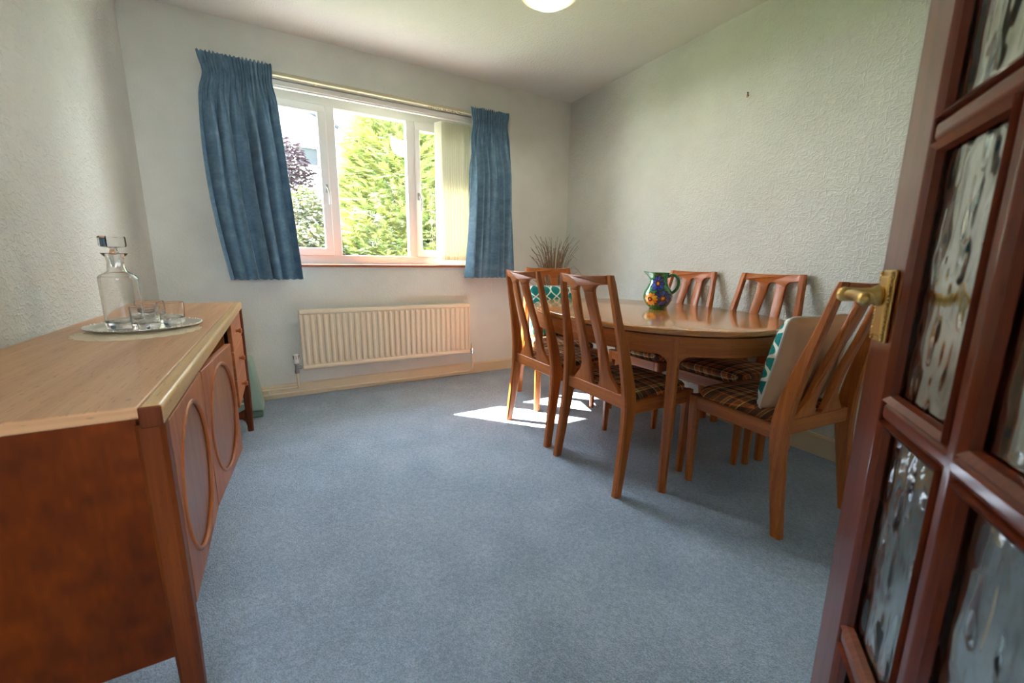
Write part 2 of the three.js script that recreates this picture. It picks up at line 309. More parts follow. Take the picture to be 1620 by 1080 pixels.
// curtain track and vertical blind
{
  const t = thing('curtain_track', 'pale yellow curtain track fixed above the window between both curtains', 'curtain rail');
  part('rail', rbox(2.1, 0.022, 0.03, 0.004, 1.42, 2.178, 0.045), M.trackCream, t);
  for (const x of [0.5, 1.0, 1.45, 1.9, 2.35]) part('bracket', rbox(0.016, 0.03, 0.032, 0.003, x, 2.18, 0.016), M.trackCream, t);
  const r = rng(5); for (let i = 0; i < 16; i++) part('glider', rbox(0.006, 0.016, 0.012, 0.002, 1.78 + i * 0.019 + r() * 0.004, 2.163, 0.045), M.trackCream, t);
  const b = thing('vertical_blind', 'cream vertical blind with its slats drawn together beside the right curtain', 'blind');
  part('headrail', [rbox(1.72, 0.034, 0.045, 0.004, 1.38, 2.146, -0.03), rbox(1.72, 0.01, 0.03, 0.003, 1.38, 2.125, -0.03)], M.upvc, b);
  for (let i = 0; i < 17; i++) {
    const x = 1.9 + i * 0.0195, a = rad(-68 + 5 * Math.sin(i * 1.7)), g = rbox(0.0885, 1.07, 0.0016, 0.0007, 0, 1.575, 0, 1).rotateY(a).translate(x, 0, -0.085);
    const s = part('slat', g, M.blind, b);
    part('weight', rbox(0.086, 0.03, 0.004, 0.001, 0, 1.025, 0, 1).rotateY(a).translate(x, 0, -0.085), M.blind, s);
  }
}
// ------------------------------------------------------------------ curtains
function curtain(label, xt0, xt1, xb0, xb1, folds, seed, bulge) {
  const r = rng(seed), ph = r() * 6, nU = 220, nV = 70, y1 = 2.205, y0 = 0.872, pos = [], uv = [], idx = [];
  const off = []; for (let k = 0; k < folds + 2; k++) off.push(r());
  const cloth = 0.9;
  const P = (u, v) => {          // u across 0..1, v down 0..1
    const head = 0.062, a = sstep(0, 1, v);
    let l = lerp(xt0, xb0, Math.pow(v, 2.2)), rr = lerp(xt1, xb1, Math.pow(v, 0.9));
    const pinch = Math.exp(-Math.pow((v - 0.085) / 0.05, 2)); l += 0.022 * pinch; rr -= 0.012 * pinch;
    l -= bulge * Math.sin(Math.PI * clamp((v - 0.05) / 0.95)) * 0.06;
    const kk = Math.floor(u * folds), uu = u + 0.012 * Math.sin(u * 17 + seed);
    const big = Math.sin(2 * Math.PI * folds * uu + ph + 0.8 * Math.sin(v * 2 + seed)), second = Math.sin(2 * Math.PI * folds * 2.3 * uu + 1.3 * v + seed);
    const fine = Math.sin(2 * Math.PI * folds * 3.4 * uu + ph) + 0.4 * Math.sin(2 * Math.PI * folds * 5.3 * u + 2);
    const amp = 0.06 * sstep(0.05, 0.4, v) * (0.75 + 0.5 * off[kk]), famp = 0.009 * (1 - sstep(0.07, 0.4, v));
    const lip = v < head ? 0.012 * Math.pow(1 - v / head, 1.2) : 0;
    let x = lerp(l, rr, u) + 0.062 * (Math.abs(Math.sin(Math.PI * folds * uu + ph * 0.5 + 0.4 * Math.sin(v * 2 + seed))) - 0.6) * sstep(0.08, 0.4, v) * sstep(0, 0.06, u) * sstep(1, 0.94, u), z = 0.1 + amp * (1.8 * Math.pow(Math.abs(Math.sin(Math.PI * folds * uu + ph * 0.5 + 0.4 * Math.sin(v * 2 + seed))), 0.95) - 1.0 + 0.22 * second) + famp * fine + lip;
    let y = lerp(y1, y0, v) - 0.006 * Math.abs(second) * (v > 0.98 ? 1 : 0) + (v < 0.02 ? 0.006 * Math.sin(2 * Math.PI * folds * 3.1 * u) : 0);
    return [x, y, z];
  };
  for (let side = 0; side < 2; side++) for (let j = 0; j <= nV; j++) for (let i = 0; i <= nU; i++) { const v = Math.pow(j / nV, 1.25), q = P(i / nU, v); pos.push(q[0], q[1], q[2] - side * 0.003); uv.push((i / nU) * cloth + seed, v * 1.33); }
  const w = nU + 1, half = w * (nV + 1);
  for (let j = 0; j < nV; j++) for (let i = 0; i < nU; i++) { const a = j * w + i, b = a + 1, c = a + w, d = c + 1; idx.push(a, c, b, b, c, d); const o = half; idx.push(a + o, b + o, c + o, b + o, d + o, c + o); }
  const edge = (a, b) => idx.push(a, b, a + half, b, b + half, a + half);
  for (let i = 0; i < nU; i++) { edge(i, i + 1); edge(nV * w + i + 1, nV * w + i); }
  for (let j = 0; j < nV; j++) { edge((j + 1) * w, j * w); edge(j * w + nU, (j + 1) * w + nU); }
  const g = new THREE.BufferGeometry(); g.setAttribute('position', new THREE.Float32BufferAttribute(pos, 3)); g.setAttribute('uv', new THREE.Float32BufferAttribute(uv, 2)); g.setIndex(idx); g.computeVertexNormals();
  const m = part('curtain', g, M.curtain, scene); tag(m, label, 'curtain');
}
curtain('wider blue mottled curtain with gathered heading, nearer the sideboard', 0.355, 0.742, 0.40, 0.822, 6, 3, 0.5);
curtain('narrower blue mottled curtain beside the vertical blind, above the dining chairs', 2.105, 2.452, 2.052, 2.502, 6, 8, 0);

// ------------------------------------------------------------------ radiator, valves, pipes
{
  const x0 = 0.772, x1 = 2.096, y0 = 0.212, y1 = 0.652, r = thing('radiator', 'cream panel radiator with vertical ribs under the window', 'radiator', [0, 0, 0]);
  part('back_plate', rbox(x1 - x0, y1 - y0, 0.022, 0.008, (x0 + x1) / 2, (y0 + y1) / 2, 0.078), M.cream, r);
  part('edge_roll', [rbox(x1 - x0, 0.034, 0.036, 0.012, (x0 + x1) / 2, y1 - 0.018, 0.084, 3), rbox(x1 - x0, 0.03, 0.036, 0.012, (x0 + x1) / 2, y0 + 0.015, 0.084, 3), rbox(0.018, y1 - y0, 0.028, 0.008, x0 + 0.009, (y0 + y1) / 2, 0.082), rbox(0.018, y1 - y0, 0.028, 0.008, x1 - 0.009, (y0 + y1) / 2, 0.082)], M.cream, r);
  const N = 30, pitch = (x1 - x0 - 0.04) / N, rib = (() => { const hh = y1 - y0 - 0.068, w = pitch * 0.66, t = 0.014; return loft([[0, 0.5, 0.1], [0.03, 0.9, 0.8], [0.07, 1, 1], [0.93, 1, 1], [0.97, 0.9, 0.8], [1, 0.5, 0.1]].map(([v, sw, st]) => { const a = []; for (let i = 0; i <= 8; i++) { const q = Math.PI * i / 8; a.push(V(Math.cos(q) * w * sw / 2, v * hh, Math.sin(q) * t * st)); } return a.reverse(); })); })();
  for (let i = 0; i < N; i++) { const m = part('rib', rib, M.cream, r); m.position.set(x0 + 0.02 + pitch * (i + 0.5), y0 + 0.034, 0.0885); }
  part('wall_bracket', box(0.04, 0.3, 0.062, x0 + 0.2, 0.43, 0.036), M.cream, r); part('wall_bracket', box(0.04, 0.3, 0.062, x1 - 0.2, 0.43, 0.036), M.cream, r);
  const t = thing('thermostatic_valve', 'white thermostatic valve beside the radiator end nearer the sideboard', 'valve', [0.733, 0, 0.08]);
  part('body', [cyl(0.011, 0.011, 0.06, 14).translate(0, 0.225, 0), cyl(0.016, 0.016, 0.02, 6).translate(0, 0.2, 0), cyl(0.009, 0.009, 0.05, 12).rotateZ(Math.PI / 2).translate(0.022, 0.232, 0), cyl(0.014, 0.014, 0.014, 6).rotateZ(Math.PI / 2).translate(0.024, 0.232, 0), cyl(0.017, 0.017, 0.012, 16).translate(0, 0.26, 0)], M.valve, t);
  const hd = part('head', lathe([[0, 0.262], [0.018, 0.262], [0.021, 0.275], [0.022, 0.3], [0.019, 0.325], [0.015, 0.332], [0, 0.333]], 24), M.white, t);
  part('slot', Array.from({ length: 8 }, (_, i) => box(0.003, 0.028, 0.003, 0, 0.31, 0.0205).rotateY(i * Math.PI / 4)), M.dark, hd);
  const l = thing('lockshield_valve', 'small metal valve with cream cap at the radiator end nearer the chairs', 'valve', [2.122, 0, 0.08]);
  part('body', [cyl(0.01, 0.01, 0.05, 14).translate(0, 0.225, 0), cyl(0.015, 0.015, 0.016, 6).translate(0, 0.205, 0), cyl(0.008, 0.008, 0.035, 12).rotateZ(Math.PI / 2).translate(-0.013, 0.232, 0), cyl(0.013, 0.013, 0.012, 6).rotateZ(Math.PI / 2).translate(-0.012, 0.232, 0)], M.chrome, l);
  part('cap', lathe([[0, 0.25], [0.012, 0.25], [0.013, 0.27], [0.009, 0.29], [0, 0.292]], 20), M.cream, l);
  const pm = M.cream;
  const p1 = part('heating_pipe', [tube([[0.3, 0.075, 0.045], [0.6, 0.075, 0.045], [0.7, 0.075, 0.05], [0.733, 0.082, 0.066], [0.733, 0.11, 0.08], [0.733, 0.19, 0.08]], 0.0078, 60, 10)], pm, scene); tag(p1, 'short cream pipe along the skirting rising to the thermostatic valve', 'pipe');
  const p2 = thing('heating_pipe', 'long cream pipe low on the skirting running to the radiator end nearer the chairs', 'pipe');
  part('tube', tube([[0.3, 0.038, 0.04], [1.2, 0.035, 0.04], [2.0, 0.034, 0.045], [2.105, 0.036, 0.055], [2.122, 0.06, 0.075], [2.122, 0.2, 0.08]], 0.0078, 90, 10), pm, p2);
  for (const x of [1.35, 1.98]) part('coupling', cyl(0.011, 0.011, 0.03, 14).rotateZ(Math.PI / 2).translate(x, 0.0345, 0.042), pm, p2);
  part('clip', box(0.012, 0.03, 0.03, 0.545, 0.045, 0.03), M.white, p2);
}
// ------------------------------------------------------------------ sideboard
{
  const X = 0.474, top = 0.768, z1 = 2.486, z0 = 0.575, s = thing('sideboard', 'long teak sideboard with circle-panelled doors and drawers against the left wall', 'sideboard');
  const L = z1 - z0, zc = (z0 + z1) / 2, cy0 = 0.3, cy1 = 0.728;
  part('worktop', grain(rbox(X - 0.036, 0.022, L - 0.004, 0.004, (X - 0.036) / 2 + 0.004, top - 0.011, zc), 'z'), M.boardTop, s);
  const fr = part('front_rail', grain(rbox(0.034, 0.04, L, 0.009, X - 0.017, top - 0.02, zc, 3), 'z'), M.rail, s, 'pale worn rounded front lip of the top');
  part('end_grain', grain(rbox(0.032, 0.038, 0.006, 0.003, X - 0.017, top - 0.02, z1), 'y'), M.legWood, fr, 'dark end-grain block');
  for (const z of [z1 - 0.022, z0 + 0.02]) part('end_panel', grain(box(X - 0.045, cy1 - 0.24, 0.026, (X - 0.045) / 2 + 0.005, (cy1 + 0.262) / 2 + 0.008, z), 'y'), M.endPanel, s);
  const leg = (z) => loft([[0, 0.030, 0.026, 0], [0.26, 0.04, 0.034, 0], [0.735, 0.042, 0.036, 0]].map(([y, w, d, o]) => section(w, d, 0.007).map(([a, b]) => V(a + o, y, b))));
  for (const z of [z1 - 0.02, z0 + 0.022]) for (const x of [X - 0.022, 0.03]) { const m = part('leg', crease(grain(leg(z), 'y')), M.legWood, s); m.position.set(x, 0, z); }
  for (const z of [z1 - 0.02, z0 + 0.022]) {   // low stretcher with curved shoulders
    const a = 0.048, b = X - 0.04, pts = [[a, 0.135]]; for (let i = 0; i <= 10; i++) { const q = Math.PI / 2 * i / 10; pts.push([a + 0.05 * (1 - Math.cos(q)), 0.04 + 0.05 * Math.sin(q)]); } for (let i = 10; i >= 0; i--) { const q = Math.PI / 2 * i / 10; pts.push([b - 0.05 * (1 - Math.cos(q)), 0.04 + 0.05 * Math.sin(q)]); } pts.push([b, 0.135], [b - 0.03, 0.118], [a + 0.03, 0.118]);
    part('stretcher', grain(extrude(shapeOf(pts.reverse()), 0.022, 0.003).translate(0, 0, z - 0.011), 'x'), M.legWood, s);
  }
  part('bottom_panel', grain(box(X - 0.06, 0.02, L - 0.07, (X - 0.06) / 2 + 0.015, cy0 + 0.012, zc), 'z'), M.sideTeak, s);
  part('back_panel', box(0.008, cy1 - cy0, L - 0.07, 0.02, (cy0 + cy1) / 2, zc), M.inside, s);
  for (const z of [2.068, 1.665, 1.14]) part('partition', grain(box(X - 0.07, cy1 - cy0 - 0.01, 0.018, (X - 0.07) / 2 + 0.026, (cy0 + cy1) / 2, z), 'y'), z > 1.2 ? M.inside : M.sideTeak, s);
  part('shelf', box(X - 0.09, 0.014, 0.5, (X - 0.09) / 2 + 0.026, 0.5, 1.4), M.inside, s);
  // circle doors, each hinged on its edge nearer the camera end; local z runs from the hinge (0) to minus the width
  const makeDoor = (zh, w, open) => {
    const d = new THREE.Group(); d.name = 'door'; d.position.set(X - 0.012, 0, zh); d.rotation.y = -rad(open); s.add(d);
    const y0 = 0.335, y1 = 0.724, cy = (y0 + y1) / 2 + 0.002, R = 0.166, cz = -w / 2, n = 72;
    const hole = Array.from({ length: n }, (_, i) => [cz + R * Math.cos(2 * Math.PI * i / n), cy + R * Math.sin(2 * Math.PI * i / n)]);
    const g = extrude(shapeOf([[-w + 0.002, y0], [-0.002, y0], [-0.002, y1], [-w + 0.002, y1]], [hole.reverse()]), 0.018, 0.002).rotateY(-Math.PI / 2).translate(0.009, 0, 0);   // shape x -> z
    part('panel', grain(g, 'y'), M.sideTeak, d);
    part('circle_panel', grain(new THREE.CylinderGeometry(R + 0.004, R + 0.004, 0.012, 72).rotateZ(Math.PI / 2).translate(-0.002, cy, cz), 'y'), M.disc, d, 'mauve brown round inset panel');
    part('bead', grain(new THREE.TorusGeometry(R - 0.002, 0.0055, 10, 96).rotateY(Math.PI / 2).translate(0.008, cy, cz), 'y'), M.sideTeak, d);
    return d;
  };
  makeDoor(z1 - 0.042, 0.372, 0); makeDoor(2.066, 0.39, 5.0).children[0].userData.label = 'door standing slightly ajar';
  // drawers with turned knobs
  const dz0 = z0 + 0.045, dz1 = 1.128;
  [[0.588, 0.722], [0.452, 0.582], [0.318, 0.446]].forEach(([a, b]) => {
    const d = new THREE.Group(); d.name = 'drawer'; s.add(d);
    part('front', grain(rbox(0.018, b - a, dz1 - dz0, 0.003, X - 0.021, (a + b) / 2, (dz0 + dz1) / 2), 'z'), M.sideTeak, d);
    part('knob', lathe([[0, 0.026], [0.01, 0.026], [0.0125, 0.022], [0.012, 0.016], [0.007, 0.01], [0.006, 0.004], [0.009, 0]], 20).rotateZ(-Math.PI / 2).translate(X - 0.012, (a + b) / 2, (dz0 + dz1) / 2 + 0.06), M.sideTeak, d);
  });
}
// ------------------------------------------------------------------ glassware tray on the sideboard
{
  const ty = 0.7685;
  // lace doily: scalloped outline with rings of holes
  const pts = [], n = 22; for (let i = 0; i < n * 8; i++) { const a = 2 * Math.PI * i / (n * 8), r = 0.158 + 0.008 * Math.abs(Math.sin(a * n / 2)); pts.push([r * Math.cos(a), r * Math.sin(a)]); }
  const holes = []; for (let k = 0; k < 44; k++) { const a = 2 * Math.PI * k / 44, R = k % 2 ? 0.143 : 0.132, h = []; for (let i = 0; i < 6; i++) { const q = -2 * Math.PI * i / 6; h.push([R * Math.cos(a) + 0.0036 * Math.cos(q), R * Math.sin(a) + 0.0036 * Math.sin(q)]); } holes.push(h); }
  const dg = extrude(shapeOf(pts, holes), 0.002).rotateX(-Math.PI / 2);
  const doily = part('doily', dg, M.lace, scene); doily.position.set(0.252, ty, 1.585); tag(doily, 'cream scalloped lace doily lying under the silver tray on the sideboard', 'doily');
  const t = thing('tray', 'round silver tray carrying the decanter and tumblers on the sideboard', 'tray', [0.253, ty + 0.0025, 1.508]);
  part('dish', lathe([[0, 0.003], [0.12, 0.003], [0.128, 0.006], [0.142, 0.012], [0.154, 0.0145], [0.157, 0.0135], [0.156, 0.011], [0.143, 0.008], [0.128, 0.0015], [0.12, 0], [0, 0]], 72), M.silver, t);
  part('rim_bead', Array.from({ length: 60 }, (_, i) => new THREE.SphereGeometry(0.0035, 8, 6).translate(0.155 * Math.cos(i * Math.PI / 30), 0.0135, 0.155 * Math.sin(i * Math.PI / 30))), M.silver, t);
  const y = ty + 0.006;
  const d = thing('decanter', 'clear glass decanter with flat cut stopper standing on the tray', 'decanter', [0.2, y, 1.505], 0.2);
  part('bottle', lathe([[0, 0], [0.044, 0], [0.049, 0.004], [0.0505, 0.012], [0.052, 0.163], [0.0508, 0.172], [0.046, 0.1785], [0.034, 0.184], [0.026, 0.192], [0.0235, 0.204], [0.022, 0.22], [0.024, 0.236], [0.034, 0.248], [0.0345, 0.25], [0.032, 0.25], [0.02, 0.238], [0.0175, 0.22], [0.0185, 0.204], [0.022, 0.19], [0.032, 0.1795], [0.044, 0.1735], [0.0475, 0.163], [0.0465, 0.03], [0.041, 0.021], [0, 0.019]], 64), M.crystal, d);
  const st = part('stopper', crease(merge([lathe([[0, 0.205], [0.013, 0.206], [0.0165, 0.238], [0.012, 0.252], [0.0085, 0.262], [0.012, 0.27]], 32), loft([[0.266, 0.012], [0.27, 0.034], [0.274, 0.037], [0.3, 0.037], [0.304, 0.034]].map(([h, r]) => Array.from({ length: 8 }, (_, i) => V(r * Math.cos(-i * Math.PI / 4 + 0.4), h, r * Math.sin(-i * Math.PI / 4 + 0.4)))))]), 0.4), M.crystal, d);
  const tum = (x, z, label) => {
    const g = thing('tumbler', label, 'glass', [x, y, z]); g.scale.set(0.93, 0.98, 0.93);
    part('glass', lathe([[0, 0], [0.036, 0], [0.039, 0.003], [0.0405, 0.012], [0.0425, 0.079], [0.0415, 0.081], [0.0398, 0.079], [0.0362, 0.028], [0.031, 0.023], [0, 0.022]], 48), M.crystal, g);
  };
  tum(0.272, 1.585, 'glass tumbler on the tray, closest to the camera, in front of the other two');
  tum(0.318, 1.465, 'glass tumbler on the tray, the one nearest the rounded front lip of the sideboard');
  tum(0.25, 1.402, 'glass tumbler at the back of the tray, behind the other two');
}
// ------------------------------------------------------------------ heater behind the sideboard
{
  const h = thing('heater', 'pale green portable heater with white grille on the floor past the sideboard', 'heater', [0.36, 0, 0.31]);
  const prof = [[-0.155, 0.045], [0.155, 0.045], [0.16, 0.06], [0.118, 0.375], [0.112, 0.387], [0.1, 0.392], [-0.1, 0.392], [-0.112, 0.387], [-0.118, 0.375], [-0.16, 0.06]];
  part('body', crease(extrude(shapeOf(prof), 0.17, 0.02, 4).translate(0, 0, -0.085), 0.7), M.heater, h);
  part('base', rbox(0.31, 0.044, 0.16, 0.012, 0, 0.024, 0), M.heaterBase, h);
  for (let i = 0; i < 8; i++) part('louvre', rbox(0.19 - i * 0.004, 0.012, 0.014, 0.004, 0, 0.11 + i * 0.03, 0.086).rotateX(0), M.white, h);
}
// ------------------------------------------------------------------ dining table
const TX = 2.48, TZ = 1.675, TH = 0.748, TROT = -0.04;
{
  const t = thing('dining_table', 'oval teak dining table with a glossy top and arched apron', 'table', [TX, 0, TZ], TROT);
  const n = 2.2, oval = (a, b, N = 160) => Array.from({ length: N }, (_, i) => { const q = 2 * Math.PI * i / N, c = Math.cos(q), s = Math.sin(q); return [a * Math.sign(c) * Math.pow(Math.abs(c), 2 / n), b * Math.sign(s) * Math.pow(Math.abs(s), 2 / n)]; });
  const A = 0.544, B = 0.753;
  const slab = (a, b, th, bev) => extrude(shapeOf(oval(a, b)), th, bev, 3).rotateX(-Math.PI / 2);
  part('tabletop', crease(grain(slab(A, B, 0.024, 0.005).translate(0, TH - 0.024, 0), 'z'), 0.7), M.teakTop, t);
  // apron: curved band whose lower edge sweeps down into the legs
  const a = A - 0.012, b = B - 0.012, N = 480, out = oval(a, b, N), inn = oval(a - 0.022, b - 0.022, N), yt = TH - 0.031, yb = 0.636;
  const legs = [[-1, 1], [1, 1], [-1, -1], [1, -1]].map(([sx, sz]) => { let best = 0, bd = 9; out.forEach(([x, z], i) => { const d = Math.hypot(x - sx * 0.365, z - sz * 0.575); if (d < bd) { bd = d; best = i; } }); return best; });
  const drop = (x, z) => { let m = 0; for (const i of legs) { const d = Math.hypot(x - out[i][0], z - out[i][1]) - 0.02, r = 0.055; if (d < r) m = Math.max(m, d <= 0 ? r : r * (1 - Math.sqrt(Math.max(0, 1 - (1 - d / r) ** 2)))); } return m; };
  const pos = [], idx = [];
  for (let i = 0; i <= N; i++) { const o = out[i % N], q = inn[i % N], y = yb - drop(...o); pos.push(o[0], yt, o[1], o[0], y, o[1], q[0], y, q[1], q[0], yt, q[1]); }
  for (let i = 0; i < N; i++) for (let k = 0; k < 4; k++) { const p = i * 4 + k, q = i * 4 + (k + 1) % 4; idx.push(p, p + 4, q, q, p + 4, q + 4); }
  const g = new THREE.BufferGeometry(); g.setAttribute('position', new THREE.Float32BufferAttribute(pos, 3)); g.setIndex(idx); g.computeVertexNormals();
  // grain runs around the apron: uv from arc length
  const ap = crease(grain(g, 'z'), 0.5);
  part('apron', ap, M.teak, t);
  part('underframe', grain(slab(A - 0.03, B - 0.03, 0.01, 0.001).translate(0, TH - 0.035, 0), 'z'), M.endGrain, t);
  legs.forEach((i) => {
    const p = out[i], q = out[(i + 1) % N], ang = Math.atan2(q[0] - p[0], q[1] - p[1]);   // tangent
    const lg = loft([[0, 0.036, 0.036], [0.3, 0.043, 0.042], [0.6, 0.05, 0.046], [0.71, 0.05, 0.046]].map(([y, w, d]) => section(w, d, 0.008).map(([x, z]) => V(x, y, z + 0.023 - d / 2))));
    const m = part('leg', crease(grain(lg, 'y')), M.teak, t);
    const nrm = V(p[0] / a / a, 0, p[1] / b / b).normalize(); m.rotation.y = Math.atan2(nrm.x, nrm.z); m.position.set(p[0] - nrm.x * 0.0225, 0, p[1] - nrm.z * 0.0225);
  });
}
// ------------------------------------------------------------------ flower-painted jug
{
  const tex = canvasTex(1024, 512, (c, w, h) => {
    const r = rng(9); c.fillStyle = '#2f8a55'; c.fillRect(0, 0, w, h);
    for (let i = 0; i < 900; i++) { const k = r(); c.fillStyle = ['rgba(20,90,60,.35)', 'rgba(90,190,120,.35)', 'rgba(60,160,140,.4)', 'rgba(150,180,60,.3)', 'rgba(20,110,40,.35)'][Math.floor(k * 5)]; c.beginPath(); c.ellipse(r() * w, r() * h, 8 + r() * 26, 4 + r() * 12, r() * 3, 0, 7); c.fill(); }
    const flower = (x, y, R, cols, core, petals) => {
      c.fillStyle = 'rgba(15,30,40,.85)'; for (let i = 0; i < petals; i++) { const a = i / petals * 6.283; c.beginPath(); c.ellipse(x + Math.cos(a) * R * 0.62, y + Math.sin(a) * R * 0.62, R * 0.5, R * 0.27, a, 0, 7); c.fill(); }
      for (let i = 0; i < petals; i++) { const a = i / petals * 6.283; c.fillStyle = cols[i % cols.length]; c.beginPath(); c.ellipse(x + Math.cos(a) * R * 0.6, y + Math.sin(a) * R * 0.6, R * 0.42, R * 0.2, a, 0, 7); c.fill(); c.strokeStyle = 'rgba(170,190,255,.55)'; c.lineWidth = 2; c.beginPath(); c.moveTo(x + Math.cos(a) * R * 0.3, y + Math.sin(a) * R * 0.3); c.lineTo(x + Math.cos(a) * R * 0.85, y + Math.sin(a) * R * 0.85); c.stroke(); }
      c.fillStyle = '#2a1205'; c.beginPath(); c.arc(x, y, R * 0.34, 0, 7); c.fill(); c.fillStyle = core; c.beginPath(); c.arc(x, y, R * 0.23, 0, 7); c.fill(); c.fillStyle = '#f7c04a'; c.beginPath(); c.arc(x - 2, y - 2, R * 0.1, 0, 7); c.fill();
    };
    const leaf = (x, y, a, l) => { c.fillStyle = '#1c6b2c'; c.beginPath(); c.ellipse(x, y, l, l * 0.32, a, 0, 7); c.fill(); c.strokeStyle = '#8cc04a'; c.lineWidth = 3; c.beginPath(); c.moveTo(x - Math.cos(a) * l, y - Math.sin(a) * l); c.lineTo(x + Math.cos(a) * l, y + Math.sin(a) * l); c.stroke(); };
    for (const o of [0, 512]) {
      const X = (u) => (u + o) % w;
      for (const k of [0, w]) { leaf(X(520) - k, 250, -0.5, 60); leaf(X(600) - k, 235, 0.3, 50); leaf(X(470) - k, 430, 0.6, 50); leaf(X(640) - k, 300, -1, 40);
        flower(X(500) - k, 150, 112, ['#2b3fb0', '#3f57cf', '#27359a'], '#e88a1e', 9);
        flower(X(572) - k, 350, 108, ['#3a4690', '#4d5cb0', '#2d3780'], '#e0761e', 13);
        flower(X(424) - k, 366, 92, ['#f0a51c', '#e8831a', '#f5bd2e'], '#b02a12', 12); }
    }
  });
  const jm = phys({ map: tex, roughness: 0.18, clearcoat: 1, clearcoatRoughness: 0.06 });
  const jg = thing('jug', 'green glazed jug painted with blue and orange flowers on the dining table', 'jug', [2.615, TH, 1.665], rad(-49));
  const outer = [[0, 0], [0.042, 0], [0.046, 0.004], [0.046, 0.01], [0.06, 0.022], [0.078, 0.05], [0.083, 0.075], [0.078, 0.1], [0.062, 0.13], [0.05, 0.155], [0.0475, 0.175], [0.051, 0.195], [0.058, 0.212]], inner = [[0.055, 0.213], [0.047, 0.195], [0.043, 0.175], [0.046, 0.155], [0.058, 0.13], [0.072, 0.1], [0.077, 0.075], [0.06, 0.03], [0, 0.02]];
  const g = lathe([...outer, ...inner], 72, -Math.PI);
  { const uv = g.attributes.uv, p = g.attributes.position; for (let i = 0; i < uv.count; i++) uv.setY(i, clamp(p.getY(i) / 0.215)); }
  const gg = warp(g, (v) => { const k = sstep(0.16, 0.213, v.y), r = Math.hypot(v.x, v.z), a = Math.atan2(v.z, -v.x); if (r > 1e-4) { const f = Math.exp(-Math.pow(a / 0.42, 2)); v.x *= 1 + k * (0.55 * f); v.z *= 1 - k * 0.12 * f; v.y += k * (0.006 * f); } });
  gg.computeVertexNormals();
  part('body', mergeVertices(gg), jm, jg);
  part('handle', tube([[0.046, 0.19, 0], [0.075, 0.2, 0], [0.1, 0.185, 0], [0.108, 0.15, 0], [0.098, 0.118, 0], [0.07, 0.09, 0]], 0.0085, 40, 12), phys({ color: lin(0.03, 0.2, 0.07), roughness: 0.18, clearcoat: 1, clearcoatRoughness: 0.06 }), jg);
}
// ------------------------------------------------------------------ dining chairs: local +z is the way the sitter faces
const backZ = (y) => { const T = [[0, -0.235], [0.2, -0.208], [0.42, -0.185], [0.6, -0.207], [0.8, -0.252], [0.965, -0.287]]; for (let i = 0; i < 5; i++) if (y <= T[i + 1][0] || i === 4) { const t = (y - T[i][0]) / (T[i + 1][0] - T[i][0]), p0 = T[Math.max(0, i - 1)], p3 = T[Math.min(5, i + 2)], m0 = (T[i + 1][1] - p0[1]) / (T[i + 1][0] - p0[0]) * (T[i + 1][0] - T[i][0]), m1 = (p3[1] - T[i][1]) / (p3[0] - T[i][0]) * (T[i + 1][0] - T[i][0]), t2 = t * t, t3 = t2 * t; return (2 * t3 - 3 * t2 + 1) * T[i][1] + (t3 - 2 * t2 + t) * m0 + (-2 * t3 + 3 * t2) * T[i + 1][1] + (t3 - t2) * m1; } };
const backW = (y) => y < 0.42 ? lerp(0.224, 0.212, y / 0.42) : lerp(0.212, 0.162, (y - 0.42) / 0.545);
